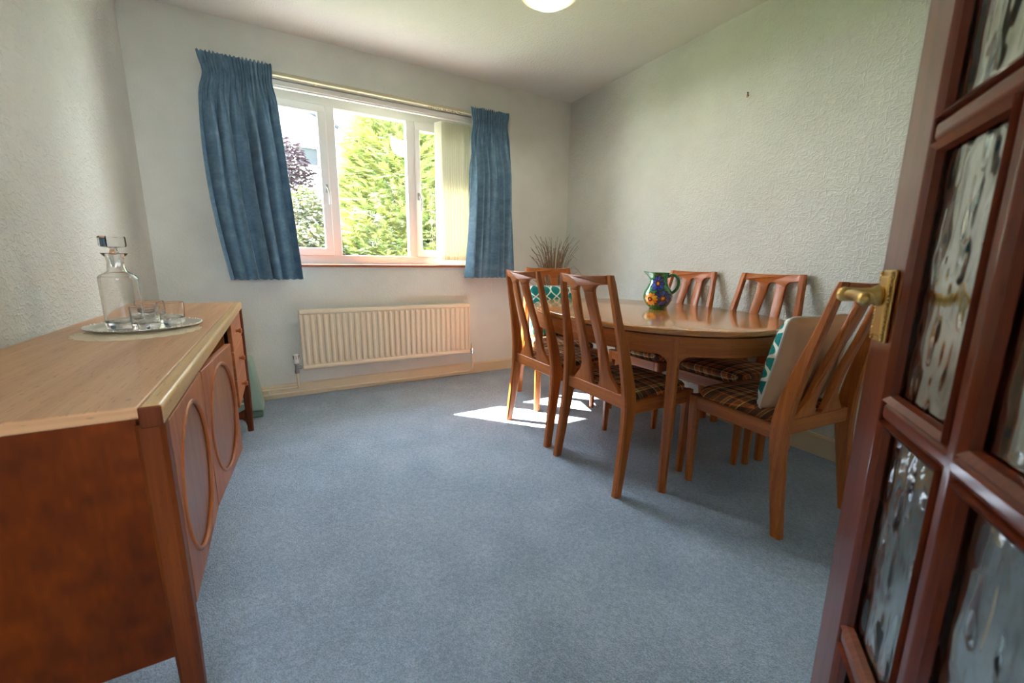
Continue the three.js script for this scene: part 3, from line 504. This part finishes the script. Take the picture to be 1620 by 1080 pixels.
function makeChair() {
  const c = new THREE.Group();
  const dep = (y) => y < 0.42 ? lerp(0.04, 0.066, Math.pow(y / 0.42, 1.3)) : lerp(0.066, 0.03, sstep(0.42, 0.9, y));
  for (const s of [-1, 1]) {
    const rings = []; for (let i = 0; i <= 26; i++) { const y = 0.965 * i / 26, k = y > 0.95 ? 0.7 : 1; rings.push(section(0.034 * (y > 0.5 ? 0.94 : 1), dep(y) * k, 0.007).map(([a, b]) => V(s * backW(y) + a, y, backZ(y) + b))); }
    part('rear_leg', crease(grain(loft(rings), 'y'), 0.5), M.teak, c);
  }
  for (const s of [-1, 1]) {
    const rings = [[0, 0.027, 0.03], [0.15, 0.032, 0.036], [0.36, 0.038, 0.044], [0.425, 0.038, 0.044]].map(([y, w, d]) => section(w, d, 0.008).map(([a, b]) => V(s * 0.202 + a - s * (0.038 - w) * 0.3, y, 0.212 + b - (0.044 - d) * 0.3)));
    part('front_leg', crease(grain(loft(rings), 'y'), 0.5), M.teak, c);
  }
  part('front_rail', grain(rbox(0.372, 0.058, 0.022, 0.005, 0, 0.395, 0.22), 'x'), M.teak, c);
  part('rear_rail', grain(rbox(0.395, 0.06, 0.024, 0.005, 0, 0.418, -0.188), 'x'), M.teak, c);
  for (const s of [-1, 1]) { const len = 0.372; part('side_rail', grain(rbox(0.022, 0.058, len, 0.005, s * 0.205, 0.393, 0.012), 'z'), M.teak, c); }
  // upholstered pad, wider at the front, domed
  {
    const n = 40, m = 9, rings = [], bot = 0.405;
    const ring = (y, k) => Array.from({ length: n }, (_, i) => { const q = -2 * Math.PI * i / n, ca = Math.cos(q), sa = Math.sin(q), e = 0.32, x = Math.sign(ca) * Math.pow(Math.abs(ca), e), z = Math.sign(sa) * Math.pow(Math.abs(sa), e); const hw = lerp(0.178, 0.212, (z + 1) / 2); return V(x * hw * k, y, 0.022 + z * 0.196 * k); });
    rings.push(ring(bot, 0.96), ring(0.421, 0.985), ring(0.436, 1.012), ring(0.449, 1.005), ring(0.459, 0.97)); for (const k of [0.88, 0.75, 0.55, 0.3, 0.05]) rings.push(ring(lerp(0.48, 0.464, Math.pow(k, 2.2)), k));
    const g = loft(rings); g.computeVertexNormals(); const u = g.attributes.uv, p = g.attributes.position; for (let i = 0; i < u.count; i++) u.setXY(i, p.getX(i) + p.getY(i) * 0.6, p.getZ(i) + p.getY(i) * 0.8);
    part('seat', g, M.tartan, c, 'brown and orange tartan upholstered seat pad');
  }
  // back: top rail with three arches, two splats flaring at the foot
  const bend = (v) => { const u = v.x, y = v.y, w = backW(y) / 0.17, hollow = 0.03 * (1 - Math.pow(Math.min(1, Math.abs(u) / 0.165), 2)) * sstep(0.5, 0.95, y); v.x = u * lerp(w, 1, sstep(0.8, 0.95, y)); v.z = backZ(y) - hollow + v.z; };
  {
    const L = 0.152, pts = []; for (let i = 0; i <= 24; i++) { const u = lerp(-L, L, i / 24); pts.push([u, 0.964 - 0.004 * (1 - (u / L) ** 2)]); }
    const right = [[L, 0.926]]; right.push([0.125, 0.924]); for (let i = 0; i <= 8; i++) { const q = Math.PI / 2 * i / 8; right.push([0.112 - 0.034 * Math.sin(q), 0.89 + 0.033 * Math.cos(q)]); }
    right.push([0.024, 0.89]); const arch = []; for (let i = 0; i <= 12; i++) { const q = Math.PI * i / 12; arch.push([0.024 * Math.cos(q), 0.89 + 0.026 * Math.sin(q)]); }
    pts.push(...right, ...arch.slice(1, -1), [-0.024, 0.89], ...right.slice(0, -1).map(([x, y]) => [-x, y]).reverse());
    const g = extrude(shapeOf(pts.reverse()), 0.022, 0.004, 2).translate(0, 0, -0.011); part('top_rail', crease(grain(warp(g, bend), 'x'), 0.5), M.teak, c);
  }
  for (const s of [-1, 1]) {
    const o = [], inn = [], N = 22; for (let i = 0; i <= N; i++) { const y = lerp(0.891, 0.44, i / N); let xo = lerp(0.078, 0.08, i / N), xi = lerp(0.024, 0.032, sstep(0, 0.4, i / N)); xo += 0.05 * Math.pow(sstep(0.56, 0.44, y), 1.8); xi -= 0.006 * sstep(0.62, 0.52, y); if (y < 0.5) xi -= 0.024 * (1 - Math.sqrt(Math.max(0, 1 - Math.pow((0.5 - y) / 0.06, 2)))); o.push([s * xo, y]); inn.push([s * xi, y]); }
    const pts = [...o, ...inn.reverse()]; if (s > 0) pts.reverse(); const g = extrude(shapeOf(s > 0 ? pts : pts), 0.019, 0.004, 2).translate(0, 0, -0.0095); part('splat', crease(grain(warp(g, bend), 'y'), 0.5), M.teak, c);
  }
  return c;
}
{
  const proto = makeChair();
  const put = (x, z, turn, label) => { const c = proto.clone(); c.name = numbered('dining_chair'); c.position.set(x, 0, z); c.rotation.y = rad(turn); scene.add(c); tag(c, label, 'chair', 'teak dining chairs around the oval table'); };
  put(2.128, 1.932, 90, 'teak dining chair seen from behind, second from the window on the near long side');
  put(2.14, 1.372, 90, 'teak dining chair seen from behind, standing in the sunlit patch nearest the radiator');
  put(2.484, 2.435, 175.4, 'teak dining chair at the table end beside the glazed door, holding a beige-backed cushion');
  put(2.85, 1.492, -90, 'teak dining chair by the wall, directly behind the flower-painted jug');
  put(2.85, 2.02, -90, 'teak dining chair with bare seat by the wall, beyond the table from the window');
  put(2.41, 0.962, -17, 'teak dining chair at the window end of the table, with an upright teal cushion');
}
// ------------------------------------------------------------------ cushions
function cushion(label, size, pos, rot, label2) {
  const t = thing('cushion', label, 'cushion', pos); t.rotation.set(...rot, 'YXZ');
  const n = 28, half = (side) => { const p = [], u = [], idx = []; for (let j = 0; j <= n; j++) for (let i = 0; i <= n; i++) { const a = i / n * 2 - 1, b = j / n * 2 - 1, f = Math.pow(Math.max(0, (1 - a * a)), 0.5) * Math.pow(Math.max(0, (1 - b * b)), 0.5); const cr = 1 - 0.07 * Math.pow(a * b, 8), x = cr * a * size / 2 * (1 - 0.05 * (1 - b * b) * Math.abs(a)), y = cr * b * size / 2 * (1 - 0.05 * (1 - a * a) * Math.abs(b)); p.push(x, y, side * (0.08 * Math.pow(f, 0.85) + 0.002)); u.push(x, y); }
    for (let j = 0; j < n; j++) for (let i = 0; i < n; i++) { const a = j * (n + 1) + i, b = a + 1, c = a + n + 1, d = c + 1; side > 0 ? idx.push(a, b, c, b, d, c) : idx.push(a, c, b, b, c, d); }
    const g = new THREE.BufferGeometry(); g.setAttribute('position', new THREE.Float32BufferAttribute(p, 3)); g.setAttribute('uv', new THREE.Float32BufferAttribute(u, 2)); g.setIndex(idx); g.computeVertexNormals(); return g; };
  part('front_cover', half(1), M.teal, t, 'teal fabric with white lattice'); part('back_cover', half(-1), M.beige, t, 'plain beige fabric');
  const k = []; const N = 20; for (let s = 0; s < 4; s++) for (let i = 0; i < N; i++) { const a = i / N * 2 - 1; const q = [[a, -1], [1, a], [-a, 1], [-1, -a]][s]; const cr = 1 - 0.07 * Math.pow(q[0] * q[1], 8), x = cr * q[0] * size / 2 * (1 - 0.05 * (1 - q[1] ** 2) * Math.abs(q[0])), y = cr * q[1] * size / 2 * (1 - 0.05 * (1 - q[0] ** 2) * Math.abs(q[1])); k.push([x, y, 0]); }
  part('piping', tube(k, 0.0045, 160, 6, true), std({ color: lin(0.7, 0.68, 0.62), roughness: 0.9 }), t);
}
cushion('cushion showing its plain beige back, upright on the chair beside the glazed door', 0.39, [2.466, 0.642, 2.55], [rad(-11), rad(175.4), 0]);
cushion('upright teal cushion with white lattice on the chair nearest the window corner', 0.39, [2.449, 0.652, 0.85], [rad(-14), rad(-17), 0]);
cushion('teal cushion mostly hidden below the tabletop, on the chair behind the jug', 0.37, [2.9, 0.555, 1.49], [rad(-60), rad(-90), 0]);

// ------------------------------------------------------------------ dried stems in the corner
{
  const d = thing('dried_arrangement', 'dried grasses and curled bark stems in a floor vase in the room corner', 'dried plants', [2.86, 0, 0.24]);
  part('vase', lathe([[0, 0], [0.07, 0], [0.075, 0.01], [0.1, 0.12], [0.105, 0.22], [0.085, 0.36], [0.06, 0.46], [0.055, 0.5], [0.062, 0.52], [0.056, 0.52], [0.05, 0.5], [0, 0.48]], 40), std({ color: lin(0.12, 0.05, 0.03), roughness: 0.4 }), d);
  const r = rng(33);
  for (let i = 0; i < 5; i++) {   // bark strips: flattened tapered tubes
    const a = r() * 6.28, h = 0.98 + r() * 0.16, sp = 0.04 + r() * 0.08, w = 0.018 + r() * 0.012, rings = [];
    for (let j = 0; j <= 12; j++) { const t = j / 12, y = lerp(0.48, h, t), cx = Math.cos(a) * sp * t + 0.012 * Math.sin(t * 7 + i), cz = Math.sin(a) * sp * 0.6 * t, k = (1 - t * t * 0.9) * w; rings.push(Array.from({ length: 8 }, (_, q) => { const b = -q * Math.PI / 4 + t * 1.2; return V(cx + k * Math.cos(b), y, cz + k * 0.35 * Math.sin(b)); })); }
    part('bark_stem', loft(rings), M.bark, d);
  }
  const blades = []; for (let i = 0; i < 150; i++) { const a = r() * 6.28, sp = 0.03 + r() * 0.26, h = 0.85 + r() * 0.42, cx = Math.cos(a), cz = Math.sin(a) * 0.6, droop = r() < 0.25 ? 0.2 * r() : 0.02; blades.push(tube([[cx * 0.02, 0.48, cz * 0.02], [cx * sp * 0.3, lerp(0.48, h, 0.4), cz * sp * 0.3], [cx * sp * 0.75 + 0.02 * (r() - 0.5), lerp(0.48, h, 0.85), cz * sp * 0.75], [cx * sp * 1.1, h - droop, cz * sp * 1.1]], 0.0013 + r() * 0.0012, 9, 4)); }
  part('grass', blades, M.straw, d).userData.kind = 'stuff';
}
// ------------------------------------------------------------------ ceiling lamp, wall hook
{
  const l = thing('ceiling_lamp', 'lit round opal ceiling lamp with a warm glow', 'lamp', [2.05, H, 1.275]);
  part('base', lathe([[0, -0.02], [0.12, -0.02], [0.128, -0.012], [0.128, 0], [0, 0]], 48), M.white, l);
  part('shade', lathe([[0, -0.098], [0.05, -0.094], [0.095, -0.08], [0.13, -0.058], [0.146, -0.036], [0.148, -0.026], [0.14, -0.02], [0, -0.02]], 56), phys({ color: lin(0.9, 0.85, 0.7), emissive: lin(1.0, 0.92, 0.74), emissiveIntensity: 1.15, roughness: 0.3 }), l);
  part('rim', lathe([[0.14, -0.05], [0.153, -0.046], [0.156, -0.036], [0.152, -0.02], [0.14, -0.018], [0.14, -0.05]], 56), std({ color: lin(0.85, 0.75, 0.5), emissive: lin(1.0, 0.8, 0.42), emissiveIntensity: 0.5, roughness: 0.4 }), l);
  const pl = new THREE.SpotLight(new THREE.Color(1.0, 0.93, 0.8), LAMP, 0, rad(89), 0.3, 2); pl.target.position.set(2.05, 0, 1.275); scene.add(pl.target); pl.name = 'lamp_glow'; pl.position.set(2.05, H - 0.14, 1.275); pl.castShadow = true; pl.shadow.radius = 7; scene.add(pl);
  const h = thing('wall_hook', 'tiny picture hook with a paint chip high on the right wall', 'hook', [W, 1.994, 1.73]);
  part('nail', [cyl(0.003, 0.003, 0.012, 8).rotateZ(Math.PI / 2).translate(-0.006, 0.006, 0), tube([[-0.008, 0.01, 0], [-0.012, -0.004, 0.003], [-0.009, -0.012, 0.006], [-0.004, -0.008, 0.007]], 0.0022, 14, 6)], M.dark, h);
  part('plate', rbox(0.003, 0.018, 0.012, 0.001, -0.0015, -0.008, -0.003), M.bark, h);
}
// ------------------------------------------------------------------ glazed door, open into the room
{
  const wd = 0.69, ht = 1.98, th = 0.038, px = 1.429 - 0.824 * (wd + 0.043), pz = 3.119 + 0.566 * (wd + 0.043);
  // local x runs from hinge to free edge, local +z is the face towards the camera
  const d = structGroup('door_1', 'open dark varnished door with a grid of hammered glass panes', [px, 0.022, pz], Math.atan2(0.566, 0.824));
  d.rotation.z = rad(-1.5);   // hangs a touch out of plumb
  const st = 0.082, pitch = (wd - 2 * st + 0.024) / 3, bar = 0.024, rows = 5, y0 = 0.205 - 0.03, rp = 0.334, top = y0 + rows * rp - bar;
  const Z = (x, y, w, h, g) => grain(rbox(w, h, th, 0.004, x, y, 0), g);
  part('stile', Z(st / 2, ht / 2, st, ht, 'y'), M.doorWood, d); part('stile', Z(wd - st / 2, ht / 2, st, ht, 'y'), M.doorWood, d);
  part('rail', Z(wd / 2, y0 / 2, wd - 2 * st, y0, 'x'), M.doorWood, d); part('rail', Z(wd / 2, (top + ht) / 2, wd - 2 * st, ht - top, 'x'), M.doorWood, d);
  for (let i = 1; i < 3; i++) part('glazing_bar', grain(rbox(bar, top - y0 + 0.004, th - 0.004, 0.008, st + pitch * i - bar / 2, (y0 + top) / 2, 0, 3), 'y'), M.doorWood, d);
  for (let j = 1; j < rows; j++) part('glazing_bar', grain(rbox(wd - 2 * st + 0.004, bar, th - 0.004, 0.008, wd / 2, y0 + rp * j - bar / 2, 0, 3), 'x'), M.doorWood, d);
  // hammered glass: one face flat, one rippled
  const pw = pitch - bar, phh = rp - bar;
  const sheets = [1, 2, 3].map((seed) => {
    const a = lattice(40, 40, 200 + seed), b = lattice(40, 40, 300 + seed), nx = 56, ny = 84, pos = [], idx = [];
    const hgt = (x, y) => { const wob = 0.3 * b(x * 30, y * 22); return 0.0021 * sstep(0.15, 0.85, a(x * 62 + wob, y * 22 + wob)) + 0.0009 * b(x * 120, y * 60); };
    for (let s = 0; s < 2; s++) for (let j = 0; j <= ny; j++) for (let i = 0; i <= nx; i++) { const x = i / nx * (pw + 0.006), y = j / ny * (phh + 0.006); pos.push(x - 0.003, y - 0.003, s ? 0.0025 : -0.0025 - hgt(x, y)); }
    const w = nx + 1, o = w * (ny + 1);
    for (let j = 0; j < ny; j++) for (let i = 0; i < nx; i++) { const p = j * w + i, q = p + 1, r = p + w, t = r + 1; idx.push(p, r, q, q, r, t, p + o, q + o, r + o, q + o, t + o, r + o); }
    for (let i = 0; i < nx; i++) { const e = (p, q) => idx.push(p, q, p + o, q, q + o, p + o); e(i, i + 1); e(ny * w + i + 1, ny * w + i); }
    for (let j = 0; j < ny; j++) { const e = (p, q) => idx.push(p, q, p + o, q, q + o, p + o); e((j + 1) * w, j * w); e(j * w + nx, (j + 1) * w + nx); }
    const g = new THREE.BufferGeometry(); g.setAttribute('position', new THREE.Float32BufferAttribute(pos, 3)); g.setIndex(idx); g.computeVertexNormals(); g.setAttribute('uv', new THREE.Float32BufferAttribute(new Float32Array(pos.length / 3 * 2), 2)); return g;
  });
  // glazing beads: a mitred moulding around each pane on the camera side
  const bead = (() => { const t = 0.012, sec = [[0, 0], [t, 0], [t * 0.75, 0.007], [0.002, 0.012]]; const rings = [[1, 1], [pw - 1, 1], [pw - 1, phh - 1], [1, phh - 1]].map((_, k) => k); const list = [];
    const horiz = (len) => { const g = loft([0, 1].map((e) => sec.map(([u, h]) => V(e ? len - u : u, u, h)).reverse())); return g; };
    const bottom = horiz(pw), topb = horiz(pw).rotateZ(Math.PI).translate(pw, phh, 0), left = horiz(phh).rotateZ(-Math.PI / 2).translate(0, phh, 0), right = horiz(phh).rotateZ(Math.PI / 2).translate(pw, 0, 0);
    return crease(grain(merge([bottom, topb, left, right]), 'y', false), 0.4); })();
  for (let j = 0; j < rows; j++) for (let i = 0; i < 3; i++) {
    const x = st + pitch * i, y = y0 + rp * j;
    const p = part('pane', sheets[(i + j * 2) % 3], M.hammered, d); p.position.set(x, y, 0);
    const b1 = part('bead', bead, M.doorWood, d); b1.position.set(x, y, 0.003);
    const b2 = part('bead', bead, M.doorWood, d); b2.position.set(x + pw, y, -0.003 - 0.0045); b2.rotation.y = Math.PI;
  }
  // brass handles: backplate with beaded edge, neck and scrolled lever
  for (const f of [-1, 1]) {
    const h = new THREE.Group(); h.name = 'door_handle'; h.position.set(wd - 0.046, 0.962, f * th / 2); h.rotation.y = f < 0 ? Math.PI : 0; d.add(h);
    const k = f < 0 ? 1 : -1;   // the lever points towards the hinge
    part('backplate', [rbox(0.042, 0.095, 0.006, 0.003, 0, 0, 0.003), rbox(0.032, 0.08, 0.009, 0.004, 0, 0, 0.0045)], M.brass, h);
    const bs = []; for (let i = 0; i < 20; i++) for (const s of [-1, 1]) bs.push(new THREE.SphereGeometry(0.0024, 8, 6).translate(s * 0.0185, -0.0435 + i * 0.00458, 0.0065)); part('beading', bs, M.brass, h);
    part('lever', [lathe([[0, 0], [0.013, 0], [0.014, 0.006], [0.0095, 0.012], [0.0085, 0.024], [0.0095, 0.037], [0.010, 0.042], [0.007, 0.047], [0, 0.049]], 24).rotateX(Math.PI / 2).translate(0, 0.014, 0.008),
      tube([[0, 0.014, 0.043], [k * 0.02, 0.015, 0.046], [k * 0.045, 0.015, 0.047], [k * 0.07, 0.013, 0.047], [k * 0.088, 0.012, 0.048]], 0.0062, 24, 12), new THREE.SphereGeometry(0.0085, 16, 12).scale(1.3, 1, 1).translate(k * 0.09, 0.012, 0.048)], M.brass, h);
  }
  for (const y of [0.25, 1.7]) part('hinge', cyl(0.007, 0.007, 0.08, 12).translate(-0.004, y, -th / 2), M.brass, d);
}
// ------------------------------------------------------------------ the garden
const leafMat = (k = 0.5, o = {}) => phys({ color: lin(k, k, k), roughness: 0.8, transmission: 0.35, thickness: 0, side: THREE.DoubleSide, ...o });
const frond = (() => {   // flat feathery conifer spray, drooping
  const pos = [], N = 9; const tri = (a, b, c) => pos.push(...a, ...b, ...c);
  for (let i = 0; i < N; i++) { const t = i / N, y = -0.12 * t * t, x = t, w = 0.34 * (1 - t * 0.75) * (0.6 + 0.4 * ((i * 7) % 3) / 2); for (const s of [-1, 1]) { tri([x - 0.03, y, 0], [x + 0.05, y - 0.01, 0], [x + 0.2, y - 0.06, s * w]); tri([x + 0.02, y, 0], [x + 0.12, y - 0.03, s * w * 0.35], [x + 0.16, y - 0.035, s * w * 0.6]); } }
  tri([0, 0, -0.015], [0, 0, 0.015], [1.05, -0.14, 0]);
  const g = new THREE.BufferGeometry(); g.setAttribute('position', new THREE.Float32BufferAttribute(pos, 3)); g.computeVertexNormals(); return g;
})();
const broad = (() => { const s = [[0, 0, 0], [0.3, 0.06, 0.2], [0.7, 0.05, 0.18], [1, -0.05, 0], [0.7, 0.05, -0.18], [0.3, 0.06, -0.2]]; const pos = []; for (let i = 1; i < 5; i++) pos.push(...s[0], ...s[i], ...s[i + 1]); const g = new THREE.BufferGeometry(); g.setAttribute('position', new THREE.Float32BufferAttribute(pos, 3)); g.computeVertexNormals(); return g; })();
function foliage(root, geo, mat, n, seed, where, size, cols, droop) {
  const r = rng(seed), im = new THREE.InstancedMesh(geo, mat, n); im.name = 'foliage'; im.castShadow = im.receiveShadow = true; im.userData.kind = 'stuff'; root.add(im);
  const m = new THREE.Matrix4(), q = new THREE.Quaternion(), e = new THREE.Euler(), c = new THREE.Color();
  for (let i = 0; i < n; i++) {
    const [p, az] = where(r); e.set((r() - 0.5) * 1.1, -az + (r() - 0.5) * 1.2, droop + (r() - 0.5) * 0.9, 'YXZ'); q.setFromEuler(e);
    const s = lerp(size[0], size[1], r()); m.compose(p, q, V(s, s, s)); im.setMatrixAt(i, m);
    const a = cols[Math.floor(r() * cols.length)], k = 0.75 + 0.5 * r(); im.setColorAt(i, c.setRGB(a[0] * k, a[1] * k, a[2] * k));
  }
}
function conifer(label, x, z, h, R, seed, cols) {
  const t = thing('conifer_tree', label, 'tree', [x, -0.18, z], 0, 'garden conifers outside the window');
  part('trunk', lathe([[0, 0], [0.12, 0], [0.08, h * 0.5], [0.02, h * 0.95], [0, h * 0.96]], 10), std({ color: lin(0.12, 0.08, 0.05), roughness: 1 }), t);
  foliage(t, frond, leafMat(), 11000, seed, (r) => { const v = Math.pow(r(), 1.15), y = 0.15 + v * (h - 0.2), a = r() * 6.283, lump = 1 + 0.16 * Math.sin(a * 5 + seed) * Math.sin(y * 3), rr = R * Math.pow(1 - v, 0.5) * lump * (0.6 + 0.4 * Math.sqrt(r())); return [V(rr * Math.cos(a), y, rr * Math.sin(a)), a]; }, [0.25, 0.48], cols, 0.3);
}
const gold = [[0.52, 0.58, 0.10], [0.42, 0.55, 0.10], [0.34, 0.5, 0.12], [0.6, 0.62, 0.16]], green = [[0.14, 0.3, 0.1], [0.22, 0.38, 0.12], [0.12, 0.26, 0.13], [0.3, 0.44, 0.14]];
conifer('golden green conifer filling the middle window pane', 2.78, -4.6, 4.4, 1.3, 401, gold);
conifer('bluish green conifer behind the golden one, seen in the blind-side pane', 4.3, -5.6, 5.2, 1.4, 402, green);
conifer('mid green conifer furthest along the hedge, beyond the blind', 6.2, -6.2, 5.0, 1.4, 403, green);
{
  const s = thing('purple_tree', 'small purple-leaved tree in front of the white house', 'tree', [0.75, -0.18, -7]);
  part('trunk', lathe([[0, 0], [0.07, 0], [0.04, 1.6], [0.01, 3], [0, 3]], 9), std({ color: lin(0.08, 0.05, 0.05), roughness: 1 }), s);
  foliage(s, broad, leafMat(0.3), 3600, 411, (r) => { const a = r() * 6.283, b = Math.acos(2 * r() - 1), k = Math.cbrt(r()); return [V(0.75 * k * Math.sin(b) * Math.cos(a), 2.75 + 0.95 * k * Math.cos(b), 0.75 * k * Math.sin(b) * Math.sin(a)), a]; }, [0.09, 0.17], [[0.1, 0.035, 0.07], [0.16, 0.07, 0.12], [0.07, 0.025, 0.05]], 0);
  const bush = (name, label, x, z, rx, ry, seed, cols, n) => { const b = thing(name, label, 'shrub', [x, -0.18, z]); part('stem', [0, 1, 2].map((k) => tube([[0, 0, 0], [0.1 * Math.cos(k * 2), ry, 0.1 * Math.sin(k * 2)], [0.25 * Math.cos(k * 2), ry * 1.8, 0.25 * Math.sin(k * 2)]], 0.015, 6, 5)), M.bark, b); foliage(b, broad, leafMat(0.27), n, seed, (r) => { const a = r() * 6.283, q = Math.acos(2 * r() - 1), k = Math.cbrt(r()); return [V(rx * k * Math.sin(q) * Math.cos(a), ry + ry * k * Math.cos(q), rx * k * Math.sin(q) * Math.sin(a)), a]; }, [0.09, 0.16], cols, 0); };
  bush('variegated_shrub', 'pale cream variegated shrub below the purple tree', 1.1, -5.2, 0.75, 1.22, 421, [[0.6, 0.62, 0.34], [0.45, 0.55, 0.18], [0.75, 0.74, 0.5], [0.26, 0.4, 0.08]], 7500);
  bush('green_shrub', 'low green shrub at the foot of the window view, below the pale shrub', 1.15, -4.0, 0.6, 0.85, 422, [[0.3, 0.38, 0.1], [0.42, 0.46, 0.14], [0.2, 0.3, 0.08], [0.5, 0.42, 0.2]], 6000);
}
{
  const h = thing('house', 'white rendered house with a low gabled roof behind the trees', 'house', [0, -0.2, -12]);
  const ax = 0.6, ay = 6.11, sl = 0.405, ex = 5.2, lx = -3.6, yE = ay - sl * (ex - ax);
  part('wall', grain(extrude(shapeOf([[lx, 0], [ex - 0.4, 0], [ex - 0.4, yE + 0.05], [ax, ay - 0.1], [lx, yE + 0.05]]), 6).translate(0, 0, -6.1), 'y', false), M.render, h);
  const roofSide = (s) => extrude(shapeOf(s > 0 ? [[ax, ay], [ex, yE], [ex, yE + 0.12], [ax, ay + 0.12]] : [[ax, ay], [ax, ay + 0.12], [2 * ax - ex, yE + 0.12], [2 * ax - ex, yE]]), 6.6).translate(0, 0, -6.3);
  for (const s of [1, -1]) part('roof', roofSide(s), phys({ color: lin(0.03, 0.035, 0.045), roughness: 0.9, specularIntensity: 0.3 }), h);
  for (const s of [1, -1]) part('bargeboard', extrude(shapeOf(s > 0 ? [[ax, ay - 0.24], [ex, yE - 0.24], [ex, yE + 0.02], [ax, ay + 0.02]] : [[ax, ay - 0.24], [ax, ay + 0.02], [2 * ax - ex, yE + 0.02], [2 * ax - ex, yE - 0.24]]), 0.06).translate(0, 0, 0.2), std({ color: lin(0.09, 0.09, 0.095), roughness: 0.8 }), h);
  for (const [x0, x1] of [[0.7, 1.36], [1.42, 2.16]]) {
    const w = new THREE.Group(); w.name = 'window'; h.add(w); const y0 = 4.05, y1 = 4.68, F = (a, b, c, d) => box(b - a, d - c, 0.09, (a + b) / 2, (c + d) / 2, -0.06);
    part('frame', [F(x0, x1, y0, y0 + 0.06), F(x0, x1, y1 - 0.06, y1), F(x0, x0 + 0.06, y0, y1), F(x1 - 0.06, x1, y0, y1)], M.upvc, w);
    part('pane', box(x1 - x0 - 0.1, y1 - y0 - 0.1, 0.02, (x0 + x1) / 2, (y0 + y1) / 2, -0.08), phys({ color: lin(0.035, 0.042, 0.045), roughness: 0.6, specularIntensity: 0.3 }), w);
  }
}
renderer.render(scene, camera);
